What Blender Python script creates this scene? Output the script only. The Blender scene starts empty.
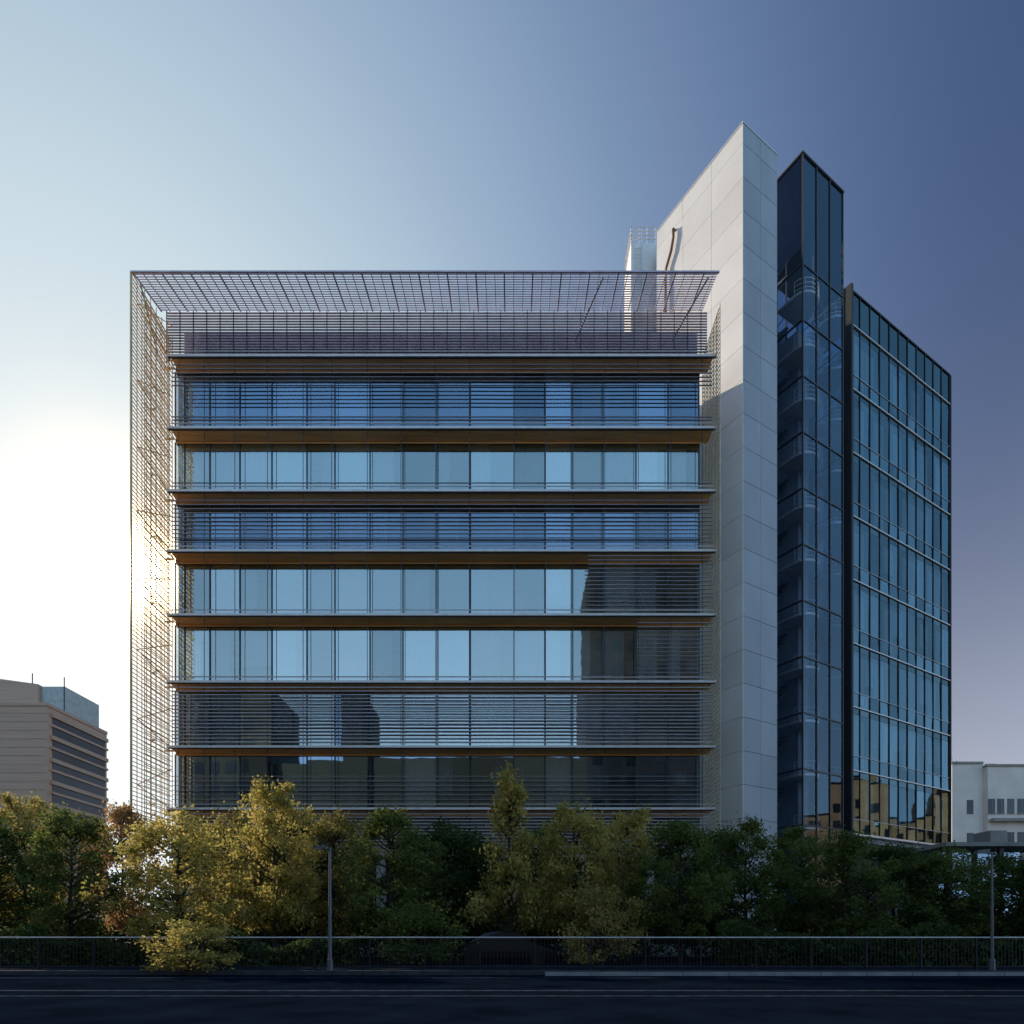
import bpy, math, random
import numpy as np
from mathutils import Vector, Matrix
random.seed(7); rng=np.random.default_rng(7)
scene=bpy.context.scene
COL=scene.collection
F=660.0; HY=930.0; EYE=1.5
def PX(px,d): return (px-512)/F*d
def PZ(py,d): return EYE+(HY-py)/F*d
TH=math.atan2(.522,.853)

# ---------------------------------------------------------------- materials
def newmat(name):
    m=bpy.data.materials.new(name); m.use_nodes=True
    nt=m.node_tree; b=nt.nodes['Principled BSDF']
    return m,nt,b
def N(nt,t,**kw):
    n=nt.nodes.new(t)
    for k,v in kw.items(): setattr(n,k,v)
    return n
def L(nt,a,b): nt.links.new(a,b)
def basic(name,col,rough=.6,metal=0.0,var=.15,scale=2.0,island=0.0,bump=0.0,stretch=(1,1,1),spec=.5):
    m,nt,b=newmat(name)
    tc=N(nt,'ShaderNodeTexCoord'); mp=N(nt,'ShaderNodeMapping'); mp.inputs['Scale'].default_value=stretch
    L(nt,tc.outputs['Object'],mp.inputs['Vector'])
    nz=N(nt,'ShaderNodeTexNoise'); nz.inputs['Scale'].default_value=scale; nz.inputs['Detail'].default_value=6
    L(nt,mp.outputs[0],nz.inputs['Vector'])
    mr=N(nt,'ShaderNodeMapRange'); mr.inputs['To Min'].default_value=1-var; mr.inputs['To Max'].default_value=1+var
    mr.inputs['From Min'].default_value=.3; mr.inputs['From Max'].default_value=.7
    L(nt,nz.outputs['Fac'],mr.inputs['Value'])
    val=mr.outputs[0]
    if island>0:
        g=N(nt,'ShaderNodeNewGeometry'); mr2=N(nt,'ShaderNodeMapRange')
        mr2.inputs['To Min'].default_value=1-island; mr2.inputs['To Max'].default_value=1+island
        L(nt,g.outputs['Random Per Island'],mr2.inputs['Value'])
        mu=N(nt,'ShaderNodeMath',operation='MULTIPLY'); L(nt,val,mu.inputs[0]); L(nt,mr2.outputs[0],mu.inputs[1]); val=mu.outputs[0]
    vm=N(nt,'ShaderNodeVectorMath',operation='SCALE'); vm.inputs[0].default_value=col
    L(nt,val,vm.inputs['Scale']); L(nt,vm.outputs[0],b.inputs['Base Color'])
    b.inputs['Roughness'].default_value=rough; b.inputs['Metallic'].default_value=metal
    b.inputs['Specular IOR Level'].default_value=spec
    if bump>0:
        bp=N(nt,'ShaderNodeBump'); bp.inputs['Strength'].default_value=bump; bp.inputs['Distance'].default_value=.02
        n2=N(nt,'ShaderNodeTexNoise'); n2.inputs['Scale'].default_value=scale*12; n2.inputs['Detail'].default_value=5
        L(nt,mp.outputs[0],n2.inputs['Vector']); L(nt,n2.outputs['Fac'],bp.inputs['Height']); L(nt,bp.outputs[0],b.inputs['Normal'])
    return m
def glass(name,refl,trans,fac,warp=.004,lo=.78):
    m=bpy.data.materials.new(name); m.use_nodes=True; nt=m.node_tree
    for n in list(nt.nodes): nt.nodes.remove(n)
    out=N(nt,'ShaderNodeOutputMaterial'); mix=N(nt,'ShaderNodeMixShader')
    gl=N(nt,'ShaderNodeBsdfGlossy'); gl.inputs['Roughness'].default_value=.015
    tr=N(nt,'ShaderNodeBsdfTransparent'); tr.inputs['Color'].default_value=(*trans,1)
    g=N(nt,'ShaderNodeNewGeometry'); mr=N(nt,'ShaderNodeMapRange'); mr.inputs['To Min'].default_value=lo; mr.inputs['To Max'].default_value=1.12
    L(nt,g.outputs['Random Per Island'],mr.inputs['Value'])
    vm=N(nt,'ShaderNodeVectorMath',operation='SCALE'); vm.inputs[0].default_value=refl; L(nt,mr.outputs[0],vm.inputs['Scale'])
    L(nt,vm.outputs[0],gl.inputs['Color'])
    fr=N(nt,'ShaderNodeFresnel'); fr.inputs['IOR'].default_value=1.5
    mm=N(nt,'ShaderNodeMath',operation='MULTIPLY_ADD'); mm.use_clamp=True
    mm.inputs[1].default_value=1-fac; mm.inputs[2].default_value=fac; L(nt,fr.outputs[0],mm.inputs[0])
    tc=N(nt,'ShaderNodeTexCoord'); nz=N(nt,'ShaderNodeTexNoise'); nz.inputs['Scale'].default_value=.6; nz.inputs['Detail'].default_value=2
    L(nt,tc.outputs['Object'],nz.inputs['Vector'])
    bp=N(nt,'ShaderNodeBump'); bp.inputs['Strength'].default_value=.5; bp.inputs['Distance'].default_value=warp
    L(nt,nz.outputs['Fac'],bp.inputs['Height']); L(nt,bp.outputs[0],gl.inputs['Normal'])
    L(nt,mm.outputs[0],mix.inputs[0]); L(nt,tr.outputs[0],mix.inputs[1]); L(nt,gl.outputs[0],mix.inputs[2]); L(nt,mix.outputs[0],out.inputs[0])
    return m
def leafmat(name,c1,c2,tr=.45):
    m=bpy.data.materials.new(name); m.use_nodes=True; nt=m.node_tree
    for n in list(nt.nodes): nt.nodes.remove(n)
    out=N(nt,'ShaderNodeOutputMaterial'); mix=N(nt,'ShaderNodeMixShader'); mix.inputs[0].default_value=tr
    d=N(nt,'ShaderNodeBsdfDiffuse'); t=N(nt,'ShaderNodeBsdfTranslucent')
    g=N(nt,'ShaderNodeNewGeometry'); cr=N(nt,'ShaderNodeMix',data_type='RGBA')
    tc=N(nt,'ShaderNodeTexCoord'); nz=N(nt,'ShaderNodeTexNoise'); nz.inputs['Scale'].default_value=.9; nz.inputs['Detail'].default_value=2
    L(nt,tc.outputs['Object'],nz.inputs['Vector'])
    ad=N(nt,'ShaderNodeMath',operation='MULTIPLY_ADD'); ad.inputs[1].default_value=.5; L(nt,g.outputs['Random Per Island'],ad.inputs[0])
    mr=N(nt,'ShaderNodeMapRange'); mr.inputs['From Min'].default_value=.35; mr.inputs['From Max'].default_value=.65; mr.inputs['To Max'].default_value=.55
    L(nt,nz.outputs['Fac'],mr.inputs['Value']); L(nt,mr.outputs[0],ad.inputs[2])
    L(nt,ad.outputs[0],cr.inputs['Factor']); cr.inputs['A'].default_value=(*c1,1); cr.inputs['B'].default_value=(*c2,1)
    L(nt,cr.outputs['Result'],d.inputs['Color']); L(nt,cr.outputs['Result'],t.inputs['Color'])
    L(nt,d.outputs[0],mix.inputs[1]); L(nt,t.outputs[0],mix.inputs[2]); L(nt,mix.outputs[0],out.inputs[0])
    return m

M_ALU=basic('aluminium',(.74,.71,.70),.35,.2,.1,3)
M_STEEL=basic('dark_steel',(.05,.052,.06),.45,.5,.2,3)
M_LOUV=basic('louvre_steel',(.42,.39,.44),.4,.25,.2,1.5)
M_CANOPY=basic('canopy_steel',(.62,.52,.60),.45,.1,.2,1.5)
M_WOOD=basic('wood_soffit',(.97,.52,.20),.5,0,.2,1.2,stretch=(.3,4,4))  # wood, with the warm glow under the slabs put into its colour
M_SPAN=basic('spandrel_panel',(.05,.05,.06),.3,.2,.2,1)
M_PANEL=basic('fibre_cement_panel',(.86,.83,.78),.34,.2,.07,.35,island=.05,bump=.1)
M_PANELF=basic('fibre_cement_panel_shade',(.38,.41,.46),.55,.0,.12,.5,island=.08,bump=.2,stretch=(1,1,.3))  # darker, bluer copy of the panel: shade of the front face put into the colour
M_DARK=basic('dark_core',(.03,.033,.04),.7)
M_INT=basic('interior_wall',(.50,.52,.54),.8,0,.3,.4)
M_CEIL=basic('ceiling',(.75,.66,.52),.8)
M_FLOOR=basic('carpet',(.25,.25,.25),.9)
M_CURT=basic('curtain',(.82,.86,.88),.9,0,.08,1)
M_PLANT=basic('plant_room_cladding',(.42,.36,.44),.6,.1,.2,.6)
M_GLASS=glass('office_glass',(.84,.98,1.0),(.80,.90,.93),.50,lo=.62)
M_GLASSD=glass('office_glass_dark',(.54,.74,1.0),(.55,.62,.68),.40,lo=.6)
M_GLASSW=glass('teal_glass',(.30,.50,.62),(.45,.56,.62),.34,.006,lo=.6)
M_GLASST=glass('stair_glass',(.42,.60,.78),(.80,.87,.93),.10)
M_CONC=basic('concrete',(.30,.29,.27),.85,0,.15,1,bump=.3)
M_BEIGE=basic('beige_cladding',(.54,.38,.29),.7,0,.12,1,stretch=(.2,.2,5))
M_WHITE=basic('white_render',(.80,.74,.68),.8,0,.08,.5)
M_WIN=basic('dark_window',(.04,.05,.06),.12,.3,.2,.3,island=.5)
M_BARK=basic('bark',(.055,.042,.032),.9,0,.3,6,bump=.5)
M_SOIL=basic('groundcover',(.035,.04,.022),.95,0,.4,.5,bump=.5)
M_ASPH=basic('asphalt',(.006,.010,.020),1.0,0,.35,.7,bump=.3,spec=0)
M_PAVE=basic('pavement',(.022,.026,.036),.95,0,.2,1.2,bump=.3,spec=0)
M_KERB=basic('kerb_stone',(.07,.075,.09),.9,0,.2,2,spec=.1)
M_KERBW=basic('pale_kerb_stone',(.32,.34,.38),.8,0,.2,2,spec=.2)
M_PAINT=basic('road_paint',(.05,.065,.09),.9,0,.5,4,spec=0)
M_RAIL=basic('galvanised_steel',(.22,.23,.25),.4,.6,.15,4)
M_POLE=basic('painted_pole',(.18,.19,.22),.4,.4,.1,4)
M_LENS=basic('lamp_lens',(.7,.7,.68),.3,0,.05,4)
M_CAR=basic('car_paint',(.02,.022,.028),.25,.3,.05,1)
M_TYRE=basic('tyre',(.02,.02,.02),.8)
M_RUST=basic('brown_pipe',(.20,.08,.04),.5)
LEAF_DG=leafmat('leaf_dark_green',(.036,.066,.024),(.13,.17,.055))
LEAF_G=leafmat('leaf_green',(.060,.105,.032),(.24,.27,.08))
LEAF_Y=leafmat('leaf_yellow_green',(.17,.18,.045),(.78,.62,.20),.5)  # yellow leaves, with warm backlight put into the colour
LEAF_O=leafmat('leaf_olive_gold',(.13,.145,.038),(.64,.50,.17),.5)
LEAF_A=leafmat('leaf_amber_backlit',(.20,.13,.045),(.66,.40,.20),.5)  # orange of the backlit crown put into the leaf colour

# ---------------------------------------------------------------- mesh helpers
class MB:
    def __init__(s): s.v=[]; s.f=[]
    def box(s,x0,x1,y0,y1,z0,z1):
        i=len(s.v)
        s.v+=[(x0,y0,z0),(x1,y0,z0),(x1,y1,z0),(x0,y1,z0),(x0,y0,z1),(x1,y0,z1),(x1,y1,z1),(x0,y1,z1)]
        s.f+=[(i,i+3,i+2,i+1),(i+4,i+5,i+6,i+7),(i,i+1,i+5,i+4),(i+1,i+2,i+6,i+5),(i+2,i+3,i+7,i+6),(i+3,i,i+4,i+7)]
    def poly(s,pts):
        i=len(s.v); s.v+=[tuple(p) for p in pts]; s.f.append(tuple(range(i,i+len(pts))))
    def prism(s,foot,z0,z1):
        i=len(s.v); n=len(foot)
        z1s=z1 if isinstance(z1,(list,tuple)) else [z1]*n
        s.v+=[(x,y,z0) for x,y in foot]+[(foot[k][0],foot[k][1],z1s[k]) for k in range(n)]
        s.f.append(tuple(range(i+n-1,i-1,-1))); s.f.append(tuple(range(i+n,i+2*n)))
        for k in range(n):
            k2=(k+1)%n; s.f.append((i+k,i+k2,i+n+k2,i+n+k))
    def tube(s,pts,rads,n=8,cap=True):
        pts=[Vector(p) for p in pts]; base=len(s.v); up=Vector((.13,.21,.97))
        for k,p in enumerate(pts):
            d=(pts[min(k+1,len(pts)-1)]-pts[max(k-1,0)]).normalized()
            a=d.cross(up if abs(d.dot(up))<.95 else Vector((1,0,0))).normalized(); b=d.cross(a)
            r=rads[k] if isinstance(rads,(list,tuple)) else rads
            for j in range(n):
                t=2*math.pi*j/n; s.v.append(tuple(p+a*math.cos(t)*r+b*math.sin(t)*r))
        for k in range(len(pts)-1):
            for j in range(n):
                j2=(j+1)%n; s.f.append((base+k*n+j,base+k*n+j2,base+(k+1)*n+j2,base+(k+1)*n+j))
        if cap:
            s.f.append(tuple(base+j for j in range(n-1,-1,-1))); s.f.append(tuple(base+(len(pts)-1)*n+j for j in range(n)))
    def build(s,name,mat,parent=None,rot=0,loc=(0,0,0),smooth=False):
        me=bpy.data.meshes.new(name); me.from_pydata(s.v,[],s.f); me.update()
        if smooth: me.polygons.foreach_set('use_smooth',[True]*len(me.polygons))
        o=bpy.data.objects.new(name,me); COL.objects.link(o); me.materials.append(mat)
        o.rotation_euler=(0,0,rot); o.location=loc
        if parent: o.parent=parent
        return o
def empty(name,loc=(0,0,0)):
    e=bpy.data.objects.new(name,None); e.empty_display_size=1; COL.objects.link(e); e.location=loc; return e

# ================================================================ OFFICE BUILDING
B=empty('office_building')
YF=40.8; YS=39.85; YN=37.4
XL=-20.8; XR=11.65
ZS=[PZ(y,YS) for y in (355,427,490,550,614,681,746,808)]
ZTOP=39.5
mpx=[175,185,210,240,272,307,335,370,403,437,470,514,545,572,603,636,668,698]
MX=[PX(p,YF) for p in mpx]; MX[0]=XL; MX[-1]=XR-.1

nos=MB(); sof=MB(); body=MB(); steel=MB(); louv=MB(); span=MB()
for i,z in enumerate(ZS):
    nos.box(-20.85,12.35,YS-.04,YS+.06,z-.10,z+.03)
    nos.box(-20.7,12.2,YS-.0,YS+.03,z+.22,z+.25)
    steel.box(-20.8,12.3,YS+.02,YS+.10,z-.15,z-.105)
    i0=len(sof.v)
    y0,y1=YS+.11,YF+.015
    sof.v+=[(-20.6,y0,z-.15),(12.1,y0,z-.15),(12.1,y1,z-.26),(-20.6,y1,z-.26),(-20.6,y0,z-.12),(12.1,y0,z-.12),(12.1,y1,z-.12),(-20.6,y1,z-.12)]
    sof.f+=[(i0,i0+3,i0+2,i0+1),(i0+4,i0+5,i0+6,i0+7),(i0,i0+1,i0+5,i0+4),(i0+1,i0+2,i0+6,i0+5),(i0+2,i0+3,i0+7,i0+6),(i0+3,i0,i0+4,i0+7)]
    sof.box(-20.75,XR,YF-.09,YF-.062,z-.36,z-.262)
    steel.box(-20.6,12.1,YS+.065,YF-.05,z-.115,z-.02)
    span.box(XL,XR,YF+.02,YF+.35,z-.28,z+.25)
def louvre_run(z0,z1,x0,x1,pitch=.27,yy=YS+.08,t=.035):
    z=z0
    while z<z1:
        louv.box(x0,x1,yy,yy+.09,z,z+t); z+=pitch
rows=[(ZS[k+1],ZS[k]) for k in range(7)]
louvre_run(rows[0][0]+2.6,rows[0][1]-.4,-20.6,12.1,.25,t=.018)
louvre_run(rows[0][0]+.3,rows[0][0]+.8,-20.6,12.1,.2,t=.02)
louvre_run(rows[1][0]+.3,rows[1][0]+.6,-20.6,12.1,.2,t=.02)
louvre_run(rows[2][0]+.3,rows[2][1]-.4,-20.6,12.1,.25,t=.022)
louvre_run(rows[3][0]+.3,rows[3][0]+.5,-20.6,4.6,.25,t=.02)
louvre_run(rows[3][0]+.3,rows[3][1]-.3,4.6,12.1,.25,t=.025)
louvre_run(rows[4][0]+.3,rows[4][0]+.5,-20.6,6,.25,t=.02)
louvre_run(rows[4][0]+.3,rows[4][1]-.3,7.6,12.1,.25,t=.025)
louvre_run(rows[5][0]+.25,rows[5][1]-.3,-20.6,12.1,.22,t=.05)
louvre_run(rows[6][0]+.25,rows[6][1]-1.6,-20.6,12.1,.28,t=.02)
louvre_run(6.3,ZS[7]-.3,-20.6,12.1,.2,t=.05)
louvre_run(ZS[0]+.3,ZTOP,-21.2,12.0,.17,yy=YF-.25,t=.05)
for x in MX: 
    steel.box(x-.016,x+.016,YS+.18,YS+.21,6.3,ZS[0]+.0)
for x in np.arange(-21.2,12.2,.82):
    steel.box(x-.02,x+.02,YF-.31,YF-.26,ZS[0]+.1,ZTOP)
mul=MB()
allrows=rows+[(6.0,ZS[7])]
for k,(a,b) in enumerate(allrows):
    for x in MX:
        mul.box(x-.03,x+.03,YF-.06,YF+.0,a+.25,b-.262)
    if k in (0,2,5,6,7):
        mul.box(XL,XR,YF-.04,YF+.0,a+1.15,a+1.19)
mul.build('window_mullions',M_STEEL,B)
gl=MB(); gd=MB()
def pane(mb,x0,x1,z0,z1,y,j=.006):
    dx=random.uniform(-j,j); dz=random.uniform(-j,j)
    mb.poly([(x0,y-dx-dz,z0),(x1,y+dx-dz,z0),(x1,y+dx+dz,z1),(x0,y-dx+dz,z1)])
for k,(a,b) in enumerate(allrows):
    for i in range(len(MX)-1):
        tgt = gd if k in (0,2,6,7) or (k==5 and i<7 and i not in (3,4,5)) else gl
        pane(tgt,MX[i]+.02,MX[i+1]-.02,a+.25,b-.265,YF+.012,.004)
gl.build('window_glass',M_GLASS,B); gd.build('window_glass_dark',M_GLASSD,B)
# interior
fl=MB(); ce=MB(); iw=MB(); cu=MB()
levels=[ZS[i] for i in range(8)]+[4.6]
for z in levels:
    fl.box(XL+.12,XR-.1,YF+.36,47.2,z-.18,z+.05)
    ce.box(XL+.12,XR-.1,YF+.36,47.2,z-.36,z-.31)
iw.box(XL+.12,XR-.12,47.25,47.4,0,ZS[0])
iw.box(XL+.0,XL+.11,YF+.36,47.4,0,ZS[0]+.05)
iw.box(XR-.09,XR+.0,YF+.36,47.4,0,ZS[0]+.05)
for x in (-16,-10.5,-5,0.5,6):
    iw.box(x-.3,x+.3,43.2,43.8,0,ZS[0]-.8)
for k in range(7):
    for x in (-12,-2,4):
        if random.random()<.6: iw.box(x-.05+random.uniform(-2,2),x+.1+2,YF+.8,46.8,ZS[k+1]+.06,ZS[k]-.37)
def curtain(x0,x1,z0,z1,y):
    n=max(4,int((x1-x0)/.09)); prev=None
    for i in range(n+1):
        x=x0+(x1-x0)*i/n; yy=y+(.05 if i%2 else -.0)+random.uniform(-.01,.01)
        if prev: cu.poly([(prev[0],prev[1],z0),(x,yy,z0),(x,yy,z1),(prev[0],prev[1],z1)])
        prev=(x,yy)
prob=[.45,.88,.3,.62,.75,.4,.12]
for k in range(7):
    for i in range(len(MX)-1):
        r=random.random()
        if r<prob[k]:
            w=1.0 if random.random()<.6 else random.uniform(.35,.8)
            a,b=MX[i],MX[i+1]
            z0=ZS[k+1]+.1 if random.random()<.7 else ZS[k+1]+random.uniform(.8,1.8)
            curtain(a+.03,a+(b-a)*w,z0,ZS[k]-.37,YF+.37)
cu.build('curtains',M_CURT,B)
fl.build('floors',M_FLOOR,B); ce.build('ceilings',M_CEIL,B); iw.build('interior_walls',M_INT,B)
fu=MB()
for k,xs in ((4,(-12.2,-10.6,-2.2)),(6,(-15,-13.6,-12,-8.5,-7,-1.5,5.2)),(3,(2,9.5)),(5,(-3,3))):
    for x in xs:
        z=ZS[k+1]+.05; y=YF+.5
        fu.box(x-.7,x+.7,y,y+.7,z+.70,z+.74)
        for sx in (-.65,.6):
            for sy in (.03,.62): fu.box(x+sx,x+sx+.05,y+sy,y+sy+.05,z,z+.70)
        fu.box(x-.25,x+.25,y+.30,y+.33,z+.78,z+1.12)
        fu.box(x-.9-.22,x-.9+.22,y+.1,y+.5,z+.42,z+.48); fu.box(x-.93,x-.87,y+.27,y+.33,z,z+.42); fu.box(x-1.12,x-.68,y+.45,y+.5,z+.5,z+1.05)
fu.build('office_furniture',M_DARK,B)
body.prism([(XL,47.45),(XR+.2,47.45),(10.2,50.2),(XL,50.2)],0,ZTOP-.2)
body.box(XL-.0,XR,YF+.36,47.44,ZS[0]+.06,ZS[0]+.35)
body.build('rear_block',M_CONC,B)
pr=MB(); pr.box(XL+.2,XR,YF+.7,47.0,ZS[0]+.36,39.1)
for x in np.arange(XL+.6,XR,1.2): pr.box(x,x+.04,YF+.66,YF+.70,ZS[0]+.36,39.1)
pr.build('plant_room',M_PLANT,B)
# canopy pergola
can=MB(); nb=17
for i in range(nb):
    t=i/(nb-1); y=YN+(YF-.35-YN)*t; z=38.8+.7*t
    if i in (0,): can.box(-21.6,11.75,y-.05,y+.05,z-.06,z+.03)
    else: can.box(-21.5,11.7,y-.022,y+.022,z-.022,z+.022)
for n_,x in enumerate(np.arange(-21.5,11.8,.54)):
    wd=.04 if n_%3==0 else .018
    i=len(can.v)
    can.v+=[(x-wd,YN,38.74),(x+wd,YN,38.74),(x+wd,YF-.3,39.42),(x-wd,YF-.3,39.42),(x-wd,YN,38.80),(x+wd,YN,38.80),(x+wd,YF-.3,39.48),(x-wd,YF-.3,39.48)]
    can.f+=[(i,i+3,i+2,i+1),(i+4,i+5,i+6,i+7),(i,i+1,i+5,i+4),(i+1,i+2,i+6,i+5),(i+2,i+3,i+7,i+6),(i+3,i,i+4,i+7)]
can.build('canopy_louvres',M_CANOPY,B)
br=MB()
br.tube([(3.9,YF-.4,37.6),(5.2,YN+.2,38.7)],.05,6); br.tube([(9.8,YF-.4,37.6),(11.2,YN+.2,38.7)],.05,6)
br.tube([(-21.4,YS+.1,ZS[0]),(-21.4,YN+.6,38.75)],.05,6)
br.build('canopy_braces',M_LOUV,B)
# side screens (two layers of mesh louvres on the left)
sc=MB()
z=7.2
while z<38.7:
    sc.box(-21.51,-21.47,YN,YF+.6,z,z+.04); z+=.24
for y in np.arange(YN,YF+.7,.5):
    sc.box(-21.55,-21.52,y-.022,y+.022,7.0,38.75)
z=7.3
while z<38.2:
    sc.box(-21.16,-21.12,YN+.5,YF+.3,z,z+.04); z+=.31
for y in np.arange(YN+.5,YF+.3,.62): sc.box(-21.11,-21.08,y-.02,y+.02,7.0,38.4)
sc.box(-21.62,-21.55,YN-.06,YN+.04,7.0,38.75)
for zz in ZS:
    sc.box(-21.07,-20.8,YN+1.0,YN+1.06,zz-.1,zz); sc.box(-21.46,-20.87,YF-.1,YF-.02,zz-.1,zz)
    sc.tube([(-21.3,YN+.1,zz+.9),(-20.8,YF,zz-.1)],.03,5)
    sc.tube([(-21.3,YN+.1,zz+.9),(-21.0,YF,zz+2.6)],.03,5)
z=7.2
while z<38.4:
    sc.box(12.20,12.24,38.9,42.2,z,z+.035); z+=.26
for y in np.arange(38.9,42.3,.65): sc.box(12.25,12.28,y-.03,y+.03,7.0,38.4)
sc.build('side_screens',basic('bronze_mesh',(.78,.56,.30),.35,.3,.2,1.5),B)
nos.build('slab_nosings',M_ALU,B); sof.build('timber_soffits',M_WOOD,B); steel.build('walkway_steel',M_STEEL,B)
louv.build('sunshade_louvres',M_LOUV,B); span.build('spandrels',M_SPAN,B)
# ground storey
gs=MB(); gs.box(XL,XR,YF+.25,YF+.34,0,.6)
for x in np.arange(XL+.5,XR,4.1): gs.box(x-.25,x+.25,YS+.3,YS+.8,0,5.89)
gs.box(XL,XR,YS+.2,YF+.2,5.9,6.25)
gs.build('ground_colonnade',M_CONC,B)
gg=MB()
for x in np.arange(XL,XR-.5,1.6): pane(gg,x+.04,min(x+1.56,XR),.6,5.9,YF+.3)
gg.build('ground_glazing',M_GLASSD,B)

# --- slab tower (rotated frame u,v)
U0,U1,V0,V1=35.28,38.73,28.82,36.75; HS=54.1
core=MB(); core.box(U0+.05,U1-.05,V0+.05,V1-.05,0,HS-.1); core.build('slab_core',M_DARK,B,rot=TH)
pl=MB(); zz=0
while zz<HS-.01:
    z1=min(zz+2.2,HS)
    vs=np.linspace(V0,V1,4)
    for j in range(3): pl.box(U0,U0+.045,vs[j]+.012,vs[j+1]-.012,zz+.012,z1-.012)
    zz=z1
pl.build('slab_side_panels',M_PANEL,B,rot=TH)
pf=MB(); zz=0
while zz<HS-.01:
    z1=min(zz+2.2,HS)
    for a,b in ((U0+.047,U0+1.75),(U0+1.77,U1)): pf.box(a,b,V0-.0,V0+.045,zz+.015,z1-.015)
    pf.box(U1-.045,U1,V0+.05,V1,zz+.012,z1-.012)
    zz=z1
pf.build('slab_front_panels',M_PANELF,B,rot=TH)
cp=MB(); cp.box(U0-.03,U1+.03,V0-.03,V1+.03,HS,HS+.08); cp.build('slab_coping',M_ALU,B,rot=TH)
pp=MB(); vv=V0+6.0; zc=PZ(266,48.3)
pp.tube([(U0-.04,vv,zc+2.4),(U0-.2,vv,zc+2.4),(U0-.2,vv+.02,zc+1.8),(U0-.2,vv+.25,zc+1.0),(U0-.2,vv+.75,zc+.2),(U0-.2,vv+.8,zc-.6),(U0-.2,vv+.8,zc-3)],.10,8)
pp.build('exhaust_pipe',M_RUST,B,rot=TH,smooth=True)
tu=MB(); ty=51; tx0,tx1=PX(631,ty),PX(656,ty)
tu.box(tx0,tx1,ty,ty+3,38,PZ(243,ty))
tu.build('roof_turret',M_PANEL,B)
tr=MB(); zt=PZ(243,ty)
for x in np.linspace(tx0+.03,tx1-.03,4): tr.box(x-.03,x+.03,ty+.02,ty+.08,zt,zt+1.25)
for h in (.3,.6,.9,1.22): 
    tr.box(tx0,tx1,ty+.0,ty+.06,zt+h,zt+h+.04); tr.box(tx0,tx0+.05,ty,ty+2.9,zt+h,zt+h+.04)
tr.box(tx0+.3,tx0+.9,ty+.8,ty+1.4,zt,zt+.6)
for h in np.arange(39,zt-.2,.35): tr.box(tx0+.25,tx0+.8,ty-.12,ty-.08,h,h+.04)
tr.box(tx0+.22,tx0+.26,ty-.13,ty-.07,39,zt+1); tr.box(tx0+.79,tx0+.83,ty-.13,ty-.07,39,zt+1)
tr.build('turret_railing',M_ALU,B)

# --- glazed stair tower
TU0,TU1,TV0,TV1=42.2,47.0,29.3,36.5; HT=56.8
tg=MB(); tf=MB()
zl=[0]+list(np.arange(5,HT-4.2,4.0))+[HT]
for a,b in zip(zl[:-1],zl[1:]):
    us=np.linspace(TU0,TU1,4); vs=np.linspace(TV0,TV1,4)
    for j in range(3):
        pane(tg,us[j]+.03,us[j+1]-.03,a+.04,b-.04,TV0,.004)
        x=TU0; tg.poly([(x,vs[j+1]-.03,a+.04),(x,vs[j]+.03,a+.04),(x,vs[j]+.03,b-.04),(x,vs[j+1]-.03,b-.04)])
        x=TU1; tg.poly([(x,vs[j]+.03,a+.04),(x,vs[j+1]-.03,a+.04),(x,vs[j+1]-.03,b-.04),(x,vs[j]+.03,b-.04)])
    tf.box(TU0-.04,TU1+.04,TV0-.05,TV0+.05,b-.05,b+.05)
    tf.box(TU0-.05,TU0+.05,TV0+.06,TV1,b-.05,b+.05); tf.box(TU1-.05,TU1+.05,TV0+.06,TV1,b-.05,b+.05)
for u in np.linspace(TU0,TU1,4): tf.box(u-.04,u+.04,TV0-.07,TV0+.04,0,HT)
for v in np.linspace(TV0,TV1,4)[1:]: tf.box(TU0-.07,TU0+.04,v-.05,v+.05,0,HT); tf.box(TU1-.04,TU1+.07,v-.05,v+.05,0,HT)
tf.box(TU0-.1,TU1+.1,TV0-.1,TV1+.1,HT,HT+.12)
tg.build('stair_tower_glass',M_GLASST,B,rot=TH); tf.build('stair_tower_frame',M_STEEL,B,rot=TH)
st=MB(); sw=MB(); ss=MB()
sw.box(TU0+.1,TU1-.1,TV1-1.6,TV1-.1,0,HT-6)
sw.box(TU1-1.6,TU1-.3,TV0+2.6,TV1-1.7,0,HT-9)
for z in np.arange(5,HT-6,4.0):
    c=(TU0+2.9,TV0+2.1); pts=[(c[0]+1.15*math.cos(t),c[1]-.2-1.0*math.sin(t)) for t in np.linspace(math.pi,0,9)]
    foot=[(c[0]-1.15,TV0+3.4)]+pts+[(c[0]+1.15,TV0+3.4)]
    st.prism(foot,z,z+.18)
    for h in (.4,.75,1.1):
        st.tube([(p[0],p[1],z+h) for p in pts],.025,5)
    for p in pts[::2]: st.tube([(p[0],p[1],z+.2),(p[0],p[1],z+1.1)],.02,5)
    for q in range(10):
        ss.box(TU0+.5+.28*q,TU0+.78+.28*q,TV0+3.5,TV0+4.5,z+.2+.38*q,z+.26+.38*q)
    ss.tube([(TU0+.5,TV0+3.45,z+1.2),(TU0+3.3,TV0+3.45,z+5.0)],.03,5)
    ss.box(TU0+.3,TU0+.34,TV0+2.3,TV0+2.36,z,z+4)
st.build('stair_landings',M_ALU,B,rot=TH); ss.build('stair_flights',M_RAIL,B,rot=TH); sw.build('stair_core_wall',basic('blue_grey_panel',(.34,.40,.48),.4,.2,.2,.6),B,rot=TH)
lk=MB()
for a in np.arange(0,52,2.0):
    for u0,u1 in ((38.75,40.4),(40.45,42.1)): pane(lk,u0,u1,a+.03,a+1.97,33.5)
    pane(lk,47.1,48.7,a+.03,min(a+1.97,48),33.0)
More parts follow.
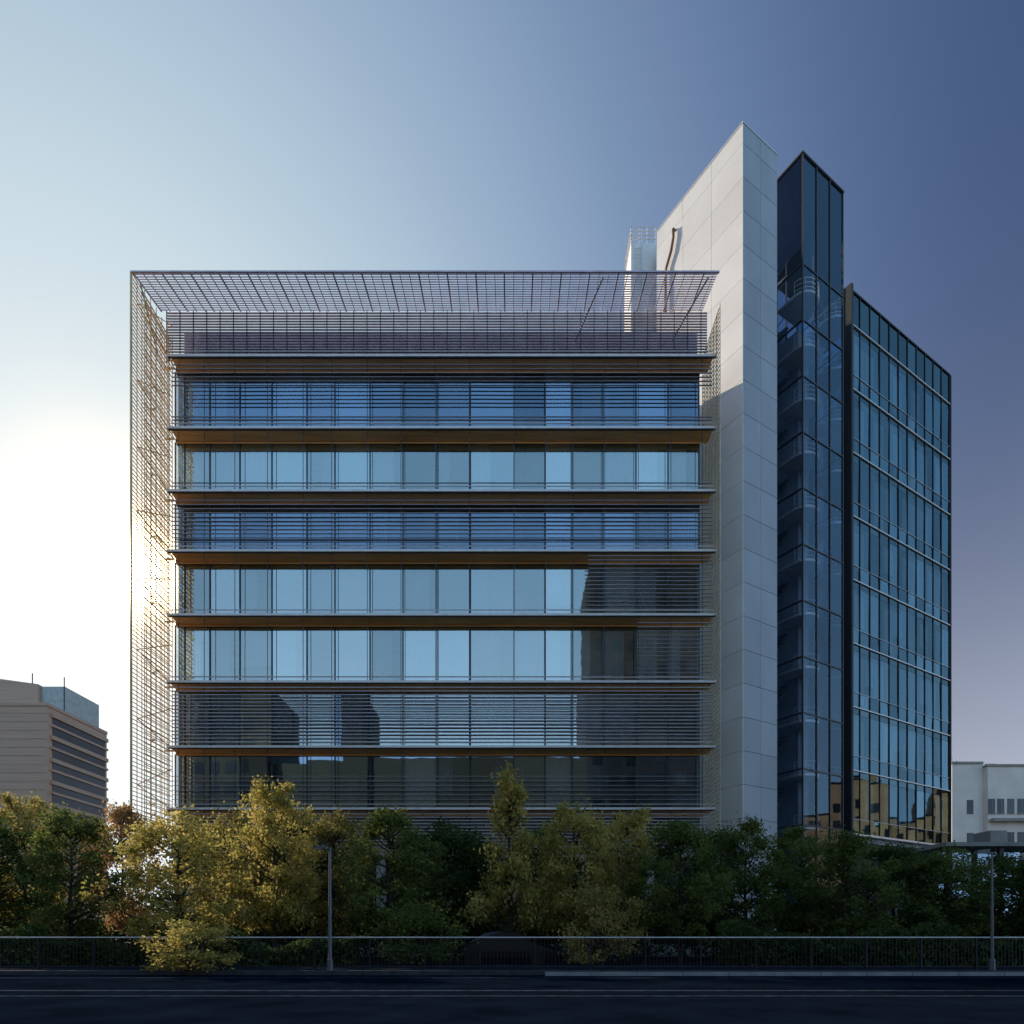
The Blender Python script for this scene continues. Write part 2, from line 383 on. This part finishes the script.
lk.build('link_glazing',M_GLASST,B,rot=TH)
lw=MB(); lw.box(38.76,42.1,34.2,36,0,52); lw.box(47.1,48.7,33.6,35,0,48); lw.build('link_wall',M_DARK,B,rot=TH)

# --- right glazed wing
WU0,WU1,WV0,WV1=48.8,64.35,30.0,42.0; HW=51.2
wg=MB(); wf=MB(); wi=MB(); wc=MB(); ws=MB()
zf=[9.0+4.95*i for i in range(9)]
us=np.linspace(WU0+.25,WU1-.05,12)
for i in range(8):
    for j in range(11):
        z0,z1=zf[i],zf[i+1]
        pane(wg,us[j]+.015,us[j+1]-.015,z0+.05,z0+1.15,WV0+.02,.014)
        pane(wg,us[j]+.015,us[j+1]-.015,z0+1.18,z1-.55,WV0+.02,.014)
        pane(ws,us[j]+.015,us[j+1]-.015,z1-.53,z1-.05,WV0+.02,.005)
        if random.random()<.45: 
            x0,x1=us[j]+.05,us[j+1]-.05
            wc.box(x0,x1,WV0+.45,WV0+.5,z0+random.uniform(.2,2.6),z1-.6)
    wf.box(WU0+.2,WU1,WV0-.08,WV0+.04,zf[i+1]-.04,zf[i+1]+.04)
    wf.box(WU0+.2,WU1,WV0-.03,WV0+.03,zf[i]+1.15,zf[i]+1.18)
    wi.box(WU0+.3,WU1-.2,WV0+.4,WV1-.2,zf[i]-.5,zf[i]+.02)
    for u in (52,57,61.5): wi.box(u,u+.5,WV0+1.5,WV0+2,zf[i]+.03,zf[i+1]-.51)
wf.box(WU0+.2,WU1,WV0-.08,WV0+.04,zf[0]-.1,zf[0]+.05)
for j in range(11): pane(ws,us[j]+.015,us[j+1]-.015,zf[8]+.05,HW-.05,WV0+.02,.005)
wm_=MB()
for u in us: wm_.box(u-.018,u+.018,WV0-.05,WV0+.05,9,HW)
wm_.build('wing_mullions',M_STEEL,B,rot=TH)
wi.box(WU0+.3,WU1-.2,WV0+6,WV0+6.3,0,HW-2); wi.box(WU0+.3,WU1-.2,WV0+.4,WV1-.2,zf[8]-.4,HW-2)
wg.build('wing_glass',M_GLASSW,B,rot=TH); ws.build('wing_spandrel_glass',glass('spandrel_glass',(.20,.32,.38),(.05,.06,.07),.42),B,rot=TH)
wf.build('wing_frames',M_ALU,B,rot=TH); wi.build('wing_interior',M_INT,B,rot=TH); wc.build('wing_blinds',M_CURT,B,rot=TH)
wd=MB(); wd.box(WU0-.05,WU0+.2,WV0-.35,WV1,0,HW+.1); wd.box(WU1,WU1+.15,WV0-.1,WV1,0,HW); wd.box(WU0+.2,WU1,WV1-.1,WV1,0,HW); wd.box(WU0+.2,WU1,WV0-.06,WV1,HW,HW+.12)
wd.box(WU0+.2,WU1,WV0+.06,WV0+.36,0,8.4)
wd.build('wing_end_walls',M_DARK,B,rot=TH)

# ================================================================ neighbouring buildings
NB=empty('low_louvred_office')
a=MB(); X1=-49.3; Y0=70; Y1=80.3; H=PZ(706,70)
a.box(-85,X1,Y0,Y1,0,H); a.build('walls',M_BEIGE,NB)
a=MB(); b=MB()
for k in range(8):
    z=H-1.0-k*2.4
    a.box(X1+.01,X1+.06,Y0+.8,Y1-.4,z-1.9,z)
    b.box(X1+.0,X1+.22,Y0+.5,Y1,z+.02,z+.45)
    b.box(X1+.0,X1+.20,Y0+.5,Y1,z-1.0,z-.75)
a.build('window_bands',M_WIN,NB); b.build('sunshades',M_BEIGE,NB)
a=MB()
a.box(-85,X1+.1,Y0-.1,Y1,H,H+.35)
for z in np.arange(2,H,.9): a.box(-85,X1-.2,Y0-.04,Y0-.005,z,z+.05)
a.build('coping_and_joints',M_BEIGE,NB)
a=MB(); yy=78
a.prism([(-84,yy),(PX(38,yy),yy),(PX(38,yy),yy+8),(-84,yy+8)],H,[PZ(652,yy),PZ(684,yy),PZ(684,yy),PZ(652,yy)])
a.build('penthouse',M_BEIGE,NB)
a=MB(); a.box(PX(38,yy)+.05,PX(62,yy),yy+.5,yy+7,H,PZ(685,yy)); 
a.build('lift_overrun',basic('pale_teal_panel',(.42,.48,.48),.5),NB)
a=MB(); a.tube([(PX(62,yy),yy+.4,H),(PX(62,yy),yy+.4,PZ(676,yy))],.06); a.tube([(PX(30,yy),yy+.4,H+5),(PX(30,yy),yy+.4,PZ(672,yy))],.06)
a.build('roof_masts',M_STEEL,NB)

WB=empty('white_rendered_building'); d=90
a=MB(); x0=PX(952,d); H1=PZ(764,d)
a.box(x0,x0+4.3,d,d+14,0,H1); a.box(x0+4.3,x0+40,d-.8,d+14,0,PZ(768,d)); a.build('walls',M_WHITE,WB)
a=MB(); b=MB()
for r,(ya,yb) in enumerate(((800,814),(833,843),(860,872),(890,902))):
    for xp in (984,993,1003,1013,1023,1033,1043):
        xa,xb=PX(xp,d),PX(xp+6.5,d); a.box(xa,xb,d-.88,d-.82,PZ(yb,d),PZ(ya,d)); b.box(xa-.05,xb+.05,d-.95,d-.81,PZ(yb,d)-.15,PZ(yb,d)-.03); b.box((xa+xb)/2-.03,(xa+xb)/2+.03,d-.91,d-.885,PZ(yb,d),PZ(ya,d))
    a.box(PX(967,d),PX(973,d),d-.08,d-.02,PZ(yb,d),PZ(ya,d))
a.build('windows',M_WIN,WB)
b.box(x0-.1,x0+4.2,d-.15,d+14,H1,H1+.3); b.box(x0+4.2,x0+40,d-.95,d+14,PZ(768,d),PZ(768,d)+.3)
b.box(PX(985,d),PX(1060,d),d-1.6,d-.96,PZ(823,d),PZ(820,d))
b.build('copings_and_sills',M_CONC,WB)
a=MB()
a.box(PX(956,d),PX(962,d),d+2,d+4,H1,H1+1.3); a.box(PX(966,d),PX(968,d),d+2,d+3,H1,H1+.9); a.box(PX(1000,d),PX(1012,d),d+3,d+6,H1-.6,H1+.8)
for xp in (952,959,966,973): a.tube([(PX(xp,d)+.1,d+.2,H1),(PX(xp,d)+.1,d+.2,H1+1.1)],.04,5)
a.build('roof_plant',M_RAIL,WB)

# brick block added out of view so the wing glass mirrors a warm wall
QB=empty('unseen_brick_block')
a=MB(); b=MB(); hs=[24,30,22,27,33,24,29]
for q in range(7):
    ya=38+q*9; a.box(112,126,ya,ya+8.9,0,hs[q])
    for z in np.arange(2,hs[q]-2.5,3.2):
        for y in np.arange(ya+1,ya+7.5,2.2): b.box(111.93,111.99,y,y+1.2,z,z+1.7)
    b.box(111.8,126.1,ya,ya+8.9,hs[q],hs[q]+.3)
a.build('walls',basic('orange_brick',(.50,.30,.17),.85,0,.2,.6),QB); b.build('windows',M_WIN,QB)

PV=empty('flat_roofed_pavilion')
a=MB(); x0,x1=25.0,PX(1040,40)
a.box(x0,x1,38,44,PZ(846,38),PZ(842,38)); a.build('roof_slab',M_CONC,PV)
a=MB(); zr=PZ(846,38)
for x in np.arange(x0+.5,x1,3): a.box(x-.12,x+.12,38.4,38.64,0,zr)
a.build('columns',M_STEEL,PV)
a=MB()
for x in np.arange(x0+.6,x1-1.6,1.5): pane(a,x+.03,x+1.47,.3,zr,39.6)
a.build('glazing',M_GLASSD,PV)
a=MB(); a.box(x0+.4,x1-.4,43,43.3,0,zr); a.box(x0+.4,x1-.4,39.3,42.99,0,.15); a.box(x0+4,x0+5,40,41.5,zr+.5,zr+1.2)
a.build('rear_wall',M_CONC,PV)

# buildings across the street, behind the camera (seen only as window reflections)
OB=empty('opposite_office_tower')
oy=-24; LL=2*YF-oy
def RX(p): return (p-512)/F*LL
def RZ(p): return EYE+(HY-p)/F*LL
a=MB(); a.box(RX(588),RX(712),oy-14,oy,0,RZ(566)); a.box(RX(632),RX(700),oy-13,oy-1,RZ(566),RZ(560))
a.box(RX(712),RX(820),oy-12,oy-2,0,RZ(700)); a.build('walls',M_DARK,OB)
a=MB()
for z in np.arange(3,RZ(566)-2,3.6):
    for x in np.arange(RX(588)+.8,RX(712)-2,2.6): a.box(x,x+1.6,oy+.01,oy+.06,z,z+1.9)
a.build('windows',M_WIN,OB)
LB=empty('opposite_street_block')
a=MB(); a.box(RX(60),RX(270),oy-14,oy,0,RZ(690)); a.box(RX(340),RX(366),oy-14,oy,0,RZ(690)); a.box(RX(270)+.01,RX(340)-.01,oy-14,oy-1,0,RZ(760)); a.box(RX(366)+.01,RX(588)-.01,oy-14,oy-1,0,RZ(755))
a.build('walls',basic('dark_brick',(.06,.065,.05),.8),LB)
a=MB()
for z in np.arange(3,RZ(700)-2,3.4):
    for x in np.arange(RX(60)+1,RX(268)-2,2.8): a.box(x,x+1.7,oy+.01,oy+.06,z,z+1.8)
a.build('windows',M_WIN,LB)

# ================================================================ ground
def sheet(name,x0,x1,y0,y1,z,mat,parent=None):
    m=MB(); m.poly([(x0,y0,z),(x1,y0,z),(x1,y1,z),(x0,y1,z)]); return m.build(name,mat,parent)
sheet('ground',-3000,3000,-3000,3000,-.01,M_SOIL)
R=sheet('road',-400,400,-12,22.0,0,M_ASPH)
a=MB()
a.poly([(-300,16.2,.004),(300,16.2,.004),(300,16.42,.004),(-300,16.42,.004)])
a.poly([(-300,14.9,.004),(300,14.9,.004),(300,15.05,.004),(-300,15.05,.004)])
a.poly([(-300,20.6,.004),(300,20.6,.004),(300,20.72,.004),(-300,20.72,.004)])
for x in np.arange(-120,120,9): a.poly([(x,5.6,.004),(x+4,5.6,.004),(x+4,5.75,.004),(x,5.75,.004)])
a.build('lane_markings',M_PAINT,R)
P=empty('pavement')
a=MB(); a.box(-400,400,22.3,26.5,-.02,.12); a.build('paving',M_PAVE,P)
a=MB()
for x in np.arange(-80,80,1.0): a.box(x+.01,x+.99,22.0,22.28,-.02,.14)
a.build('kerb',M_KERB,P)
a=MB()
for x in np.arange(PX(545,21.6),60,1.5): a.box(x+.01,x+1.49,21.55,21.7,.0,.12)
a.build('white_kerb',M_KERBW)
sheet('car_park',-60,60,26.52,36.8,.004,M_PAVE)

RL=empty('metal_railing')
a=MB(); yr=22.75; z0=.12
a.tube([(-60,yr,z0+1.12),(60,yr,z0+1.12)],.026,8,)
a.build('top_rail',M_ALU,RL)
a=MB()
a.tube([(-60,yr,z0+.12),(60,yr,z0+.12)],.02,6)
for x in np.arange(-60,60,1.9): a.box(x-.025,x+.025,yr-.04,yr+.04,z0,z0+1.1)
for x in np.arange(-60,60,.125): a.box(x-.009,x+.009,yr-.007,yr+.007,z0+.12,z0+1.1)
a.build('posts_and_infill',M_STEEL,RL)

def lamp(px,d,top,th=.055):
    x=PX(px,d); e=empty('street_lamp',(x,d,0)); h=PZ(top,d)
    a=MB(); a.tube([(0,0,0),(0,0,.5),(0,0,.52),(0,0,h)],[.11,.10,th+.015,th*.75],12)
    a.tube([(-.32,0,h-.02),(0,0,h-.06),(.1,0,h-.02)],.028,8)
    a.tube([(0,0,0),(0,0,.05)],[.2,.18],12)
    a.build('pole',M_POLE,e,smooth=False)
    a=MB(); a.prism([(-.55,-.1),(-.15,-.12),(-.15,.12),(-.55,.1)],h-.02,[h+.05,h+.09,h+.09,h+.05])
    a.build('lamp_head',M_POLE,e)
    a=MB(); a.box(-.52,-.22,-.08,.08,h-.05,h-.023); a.build('lens',M_LENS,e)
lamp(330,22.5,848); lamp(992,22.5,852,.035)

def car(x,y,mat):
    e=empty('parked_car',(x,y,0))
    prof=[(-2.15,.35),(-2.2,.62),(-2.05,.85),(-1.55,.95),(-.85,1.40),(-.2,1.48),(.6,1.42),(1.25,1.0),(1.95,.86),(2.18,.62),(2.2,.35)]
    a=MB(); secs=[(-.86,.9),(-.80,1.0),(.80,1.0),(.86,.9)]
    for (yy,s) in secs:
        for (px_,pz) in prof:
            inset=0 if pz<1.0 else (.14 if yy>0 else -.14)
            a.v.append((px_*(.985 if s<1 else 1),yy-inset,.35+(pz-.35)*(.97 if s<1 else 1)))
    n=len(prof)
    for k in range(3):
        for j in range(n):
            j2=(j+1)%n; a.f.append((k*n+j,(k+1)*n+j,(k+1)*n+j2,k*n+j2))
    a.f.append(tuple(range(n))); a.f.append(tuple(range(4*n-1,3*n-1,-1)))
    a.build('body',mat,e)
    a=MB()
    for sy in (-1,1):
        yy=sy*.735
        a.poly([(-1.3,yy+sy*.01,1.0),(-.1,yy+sy*.01,1.0),(-.15,yy+sy*.01,1.38),(-.8,yy+sy*.01,1.33)])
        a.poly([(0,yy+sy*.01,1.0),(1.1,yy+sy*.01,1.0),(.62,yy+sy*.01,1.34),(-.05,yy+sy*.01,1.38)])
    a.build('windows',M_WIN,e)
    a=MB()
    for wx in (-1.35,1.35):
        for sy in (-.82,.82): a.tube([(wx,sy-.1,.32),(wx,sy+.1,.32)],.32,18)
    a.build('wheels',M_TYRE,e)
car(PX(505,28),28.2,M_CAR)

# ================================================================ trees
def gen_tree(kind,seed,h=7.0,w=4.4,nclump=110,per=110,leaf=.085,low=.22):
    r=np.random.default_rng(seed); rd=random.Random(seed)
    wood=MB()
    nst = 1 if kind!='shrub' else 4
    cl=[]
    for c in range(nclump):
        t=r.random()**.9
        z=h*(low+(1-low)*t)
        if kind=='cone': rad=w/2*(1-t)**.75*1.05+.12
        elif kind=='shrub': rad=w/2*math.sqrt(max(.05,1-(t-.3)**2/.6))
        else: rad=w/2*max(.12,math.sin(math.pi*min(1,(t*.86+.12)))**.6)
        an=r.random()*2*math.pi
        lob=1+.25*math.sin(3*an+seed)+.18*math.sin(5*an+seed*2+t*5)
        q=math.sqrt(r.uniform(.12,1.0))
        cl.append((math.cos(an)*rad*q*lob,math.sin(an)*rad*q*lob,z+r.normal()*.16))
    for s in range(nst):
        ox=rd.uniform(-.3,.3) if nst>1 else 0
        pts=[(ox*.3,0,0)]
        for i in range(1,7):
            pts.append((ox*i*.4+rd.uniform(-.09,.09),rd.uniform(-.09,.09),h*.92*i/6))
        wood.tube(pts,[.13*(1-.14*i) for i in range(7)],7)
    for c in cl[::2]:
        zb=max(.8,c[2]-.35*math.hypot(c[0],c[1])-.5); 
        wood.tube([(0,0,zb),(c[0]*.5,c[1]*.5,zb+(c[2]-zb)*.4),(c[0]*.95,c[1]*.95,c[2])],[.045,.03,.01],4,cap=False)
    P=[]
    for c in cl:
        n=int(per*r.uniform(.4,1.4)); s=r.uniform(.14,.34)
        P.append(np.array(c)+r.normal(size=(n,3))*np.array([s,s,s*.75]))
    P=np.concatenate(P); P=P[P[:,2]>.25]
    n=len(P)
    a=r.normal(size=(n,3)); a/=np.linalg.norm(a,axis=1)[:,None]
    b=np.cross(a,r.normal(size=(n,3))); b/=np.linalg.norm(b,axis=1)[:,None]
    sz=leaf*r.uniform(.6,1.35,size=(n,1))
    V=np.stack([P-a*sz,P+b*sz*.55,P+a*sz,P-b*sz*.55],1).reshape(-1,3)
    me=bpy.data.meshes.new('foliage'); me.vertices.add(4*n); me.vertices.foreach_set('co',V.ravel().astype(np.float32))
    me.loops.add(4*n); me.loops.foreach_set('vertex_index',np.arange(4*n,dtype=np.int32))
    me.polygons.add(n); me.polygons.foreach_set('loop_start',np.arange(0,4*n,4,dtype=np.int32)); me.polygons.foreach_set('loop_total',np.full(n,4,dtype=np.int32))
    me.update(calc_edges=True); me.materials.append(LEAF_G)
    wm=bpy.data.meshes.new('trunk'); wm.from_pydata(wood.v,[],wood.f); wm.update(); wm.materials.append(M_BARK)
    return wm,me
TYPES={'round':[gen_tree('round',s) for s in (1,2,3,4,5)],'cone':[gen_tree('cone',11,w=3.2,nclump=80)],'shrub':[gen_tree('shrub',s,h=3,w=3.4,nclump=60,per=80,low=.05) for s in (21,22)]}
def place(name,kind,i,px,d,top,wpx,mat,rot=0):
    wm,me=TYPES[kind][i%len(TYPES[kind])]
    h0={'round':7.2,'cone':7.2,'shrub':3.2}[kind]; w0={'round':4.8,'cone':3.4,'shrub':3.6}[kind]
    e=empty(name,(PX(px,d),d,0)); 
    s=PZ(top,d)/h0; sx=wpx/F*d/w0
    e.scale=(sx,sx,s); e.rotation_euler=(0,0,rot)
    for nm,m in (('trunk',wm),('foliage',me)):
        o=bpy.data.objects.new(nm,m); COL.objects.link(o); o.parent=e
        if nm=='foliage':
            o.material_slots[0].link='OBJECT'; o.material_slots[0].material=mat
trees=[(-10,30,812,110,LEAF_DG),(25,33,798,95,LEAF_O),(70,29,812,105,LEAF_G),(122,34,806,80,LEAF_A),(178,26,815,125,LEAF_Y),(228,33,812,90,LEAF_O),(275,29,786,92,LEAF_Y),
 (335,32,815,90,LEAF_O),(392,29,812,105,LEAF_G),(445,33,824,95,LEAF_DG),(575,29,803,100,LEAF_Y),(628,31,812,95,LEAF_Y),(680,28,822,95,LEAF_G),(540,34,830,90,LEAF_G),(475,34,835,80,LEAF_DG),
 (745,30,820,90,LEAF_G),(800,33,830,90,LEAF_G),(845,29,834,100,LEAF_G),(895,31,846,95,LEAF_DG),(945,29,850,100,LEAF_G),(1000,31,853,100,LEAF_DG),(1045,28,852,110,LEAF_DG),(715,33,832,90,LEAF_DG),(300,34,820,90,LEAF_DG)]
for i,(px,d,top,w,m) in enumerate(trees):
    place('deciduous_tree','round',i,px,d,top,w,m,rot=i*1.7)
place('conical_tree','cone',0,510,28,773,72,LEAF_Y,.4)
place('yellow_shrub','shrub',0,192,22.0,925,85,LEAF_Y,1)
place('shrub','shrub',1,420,26.2,900,90,LEAF_G,2); place('shrub','shrub',0,600,26.2,893,80,LEAF_O,2.2)
def hedge(name,x0,x1,y0,y1,h,n,mat,seed):
    r=np.random.default_rng(seed)
    x=r.uniform(x0,x1,n); y=r.uniform(y0,y1,n)
    top=h*(.8+.2*np.sin(x*.9)+.12*np.sin(x*2.3+1))
    z=top*(r.random(n)**.7)
    P=np.stack([x,y,z],1)
    a=r.normal(size=(n,3)); a/=np.linalg.norm(a,axis=1)[:,None]
    b=np.cross(a,r.normal(size=(n,3))); b/=np.linalg.norm(b,axis=1)[:,None]
    sz=.11*r.uniform(.6,1.3,size=(n,1))
    V=np.stack([P-a*sz,P+b*sz*.6,P+a*sz,P-b*sz*.6],1).reshape(-1,3)
    me=bpy.data.meshes.new(name); me.from_pydata(V.tolist(),[],np.arange(4*n).reshape(n,4).tolist()); me.materials.append(mat)
    o=bpy.data.objects.new(name,me); COL.objects.link(o)
hedge('hedge',-34,40,35.4,36.6,3.3,70000,LEAF_DG,5)
hedge('hedge',-34,-6,25.0,26.2,1.5,16000,LEAF_DG,6)
hedge('hedge',8,40,25.0,26.2,1.7,18000,LEAF_DG,8)

# ================================================================ light
EL=math.radians(25.2); AZ=math.radians(30.3)
sd=Vector((-math.sin(AZ)*math.cos(EL),math.cos(AZ)*math.cos(EL),math.sin(EL)))
AZL=math.radians(56)
ld=Vector((-math.sin(AZL)*math.cos(EL),math.cos(AZL)*math.cos(EL),math.sin(EL)))
sl=bpy.data.lights.new('sun','SUN'); sl.energy=5; sl.angle=math.radians(.5); sl.color=(1,.86,.66)
so=bpy.data.objects.new('sun',sl); COL.objects.link(so); so.rotation_euler=(-ld).to_track_quat('-Z','Y').to_euler()
w=bpy.data.worlds.new('World'); scene.world=w; w.use_nodes=True; nt=w.node_tree
bg=nt.nodes['Background']
sky=N(nt,'ShaderNodeTexSky'); sky.sky_type='NISHITA'; sky.sun_disc=False; sky.sun_elevation=EL; sky.sun_rotation=-AZ
sky.air_density=1.0; sky.dust_density=1.0; sky.ozone_density=2.5
tc=N(nt,'ShaderNodeTexCoord')
dp=N(nt,'ShaderNodeVectorMath',operation='DOT_PRODUCT'); L(nt,tc.outputs['Generated'],dp.inputs[0]); dp.inputs[1].default_value=sd
mr=N(nt,'ShaderNodeMapRange'); mr.inputs['From Min'].default_value=-1; L(nt,dp.outputs['Value'],mr.inputs['Value'])
cr=N(nt,'ShaderNodeValToRGB'); L(nt,mr.outputs[0],cr.inputs['Fac']); cr.color_ramp.interpolation='B_SPLINE'
def P_(d): return (d+1)/2
stops=[(-1,(.27,.53,.84)),(-.2,(.30,.56,.86)),(.28,(.075,.15,.30)),(.50,(.036,.068,.165)),(.65,(.078,.13,.27)),(.78,(.18,.27,.44)),(.87,(.33,.45,.60)),(.93,(.48,.61,.70)),(.97,(.62,.73,.79)),(1.0,(.74,.80,.82))]
e=cr.color_ramp.elements
e[0].position=P_(stops[0][0]); e[0].color=(*stops[0][1],1); e[1].position=1; e[1].color=(*stops[-1][1],1)
for p,c_ in stops[1:-1]:
    q=e.new(P_(p)); q.color=(*c_,1)
sp=N(nt,'ShaderNodeSeparateXYZ'); L(nt,tc.outputs['Generated'],sp.inputs[0])
m1=N(nt,'ShaderNodeMath',operation='DIVIDE'); L(nt,sp.outputs['Z'],m1.inputs[0]); m1.inputs[1].default_value=.36
m2=N(nt,'ShaderNodeMath',operation='MULTIPLY'); L(nt,m1.outputs[0],m2.inputs[0]); L(nt,m1.outputs[0],m2.inputs[1])
m3=N(nt,'ShaderNodeMath',operation='MULTIPLY'); L(nt,m2.outputs[0],m3.inputs[0]); m3.inputs[1].default_value=-1
m4=N(nt,'ShaderNodeMath',operation='EXPONENT'); L(nt,m3.outputs[0],m4.inputs[0])
hz=N(nt,'ShaderNodeVectorMath',operation='SCALE'); hz.inputs[0].default_value=(.44,.425,.40); L(nt,m4.outputs[0],hz.inputs['Scale'])
pw=N(nt,'ShaderNodeMath',operation='MAXIMUM'); L(nt,dp.outputs['Value'],pw.inputs[0]); pw.inputs[1].default_value=0
def aur(p,col):
    n=N(nt,'ShaderNodeMath',operation='POWER'); L(nt,pw.outputs[0],n.inputs[0]); n.inputs[1].default_value=p
    s=N(nt,'ShaderNodeVectorMath',operation='SCALE'); s.inputs[0].default_value=col; L(nt,n.outputs[0],s.inputs['Scale']); return s.outputs[0]
ns=N(nt,'ShaderNodeVectorMath',operation='SCALE'); L(nt,sky.outputs[0],ns.inputs[0]); ns.inputs['Scale'].default_value=.003
def add(a,b):
    n=N(nt,'ShaderNodeVectorMath',operation='ADD'); L(nt,a,n.inputs[0]); L(nt,b,n.inputs[1]); return n.outputs[0]
tot=add(add(cr.outputs['Color'],hz.outputs[0]),ns.outputs[0])
tot=add(tot,aur(1800,(40,30,16))); tot=add(tot,aur(160,(.9,.62,.32)))
L(nt,tot,bg.inputs['Color']); bg.inputs['Strength'].default_value=1.0

# ================================================================ camera
c=bpy.data.cameras.new('camera'); co=bpy.data.objects.new('camera',c); COL.objects.link(co)
co.location=(0,0,EYE); co.rotation_euler=(math.radians(90),0,0)
c.sensor_width=36; c.lens=F/1024*36; c.shift_y=(HY-512)/1024; c.clip_end=6000
scene.camera=co
scene.view_settings.view_transform='Standard'; scene.view_settings.look='None'; scene.view_settings.exposure=0
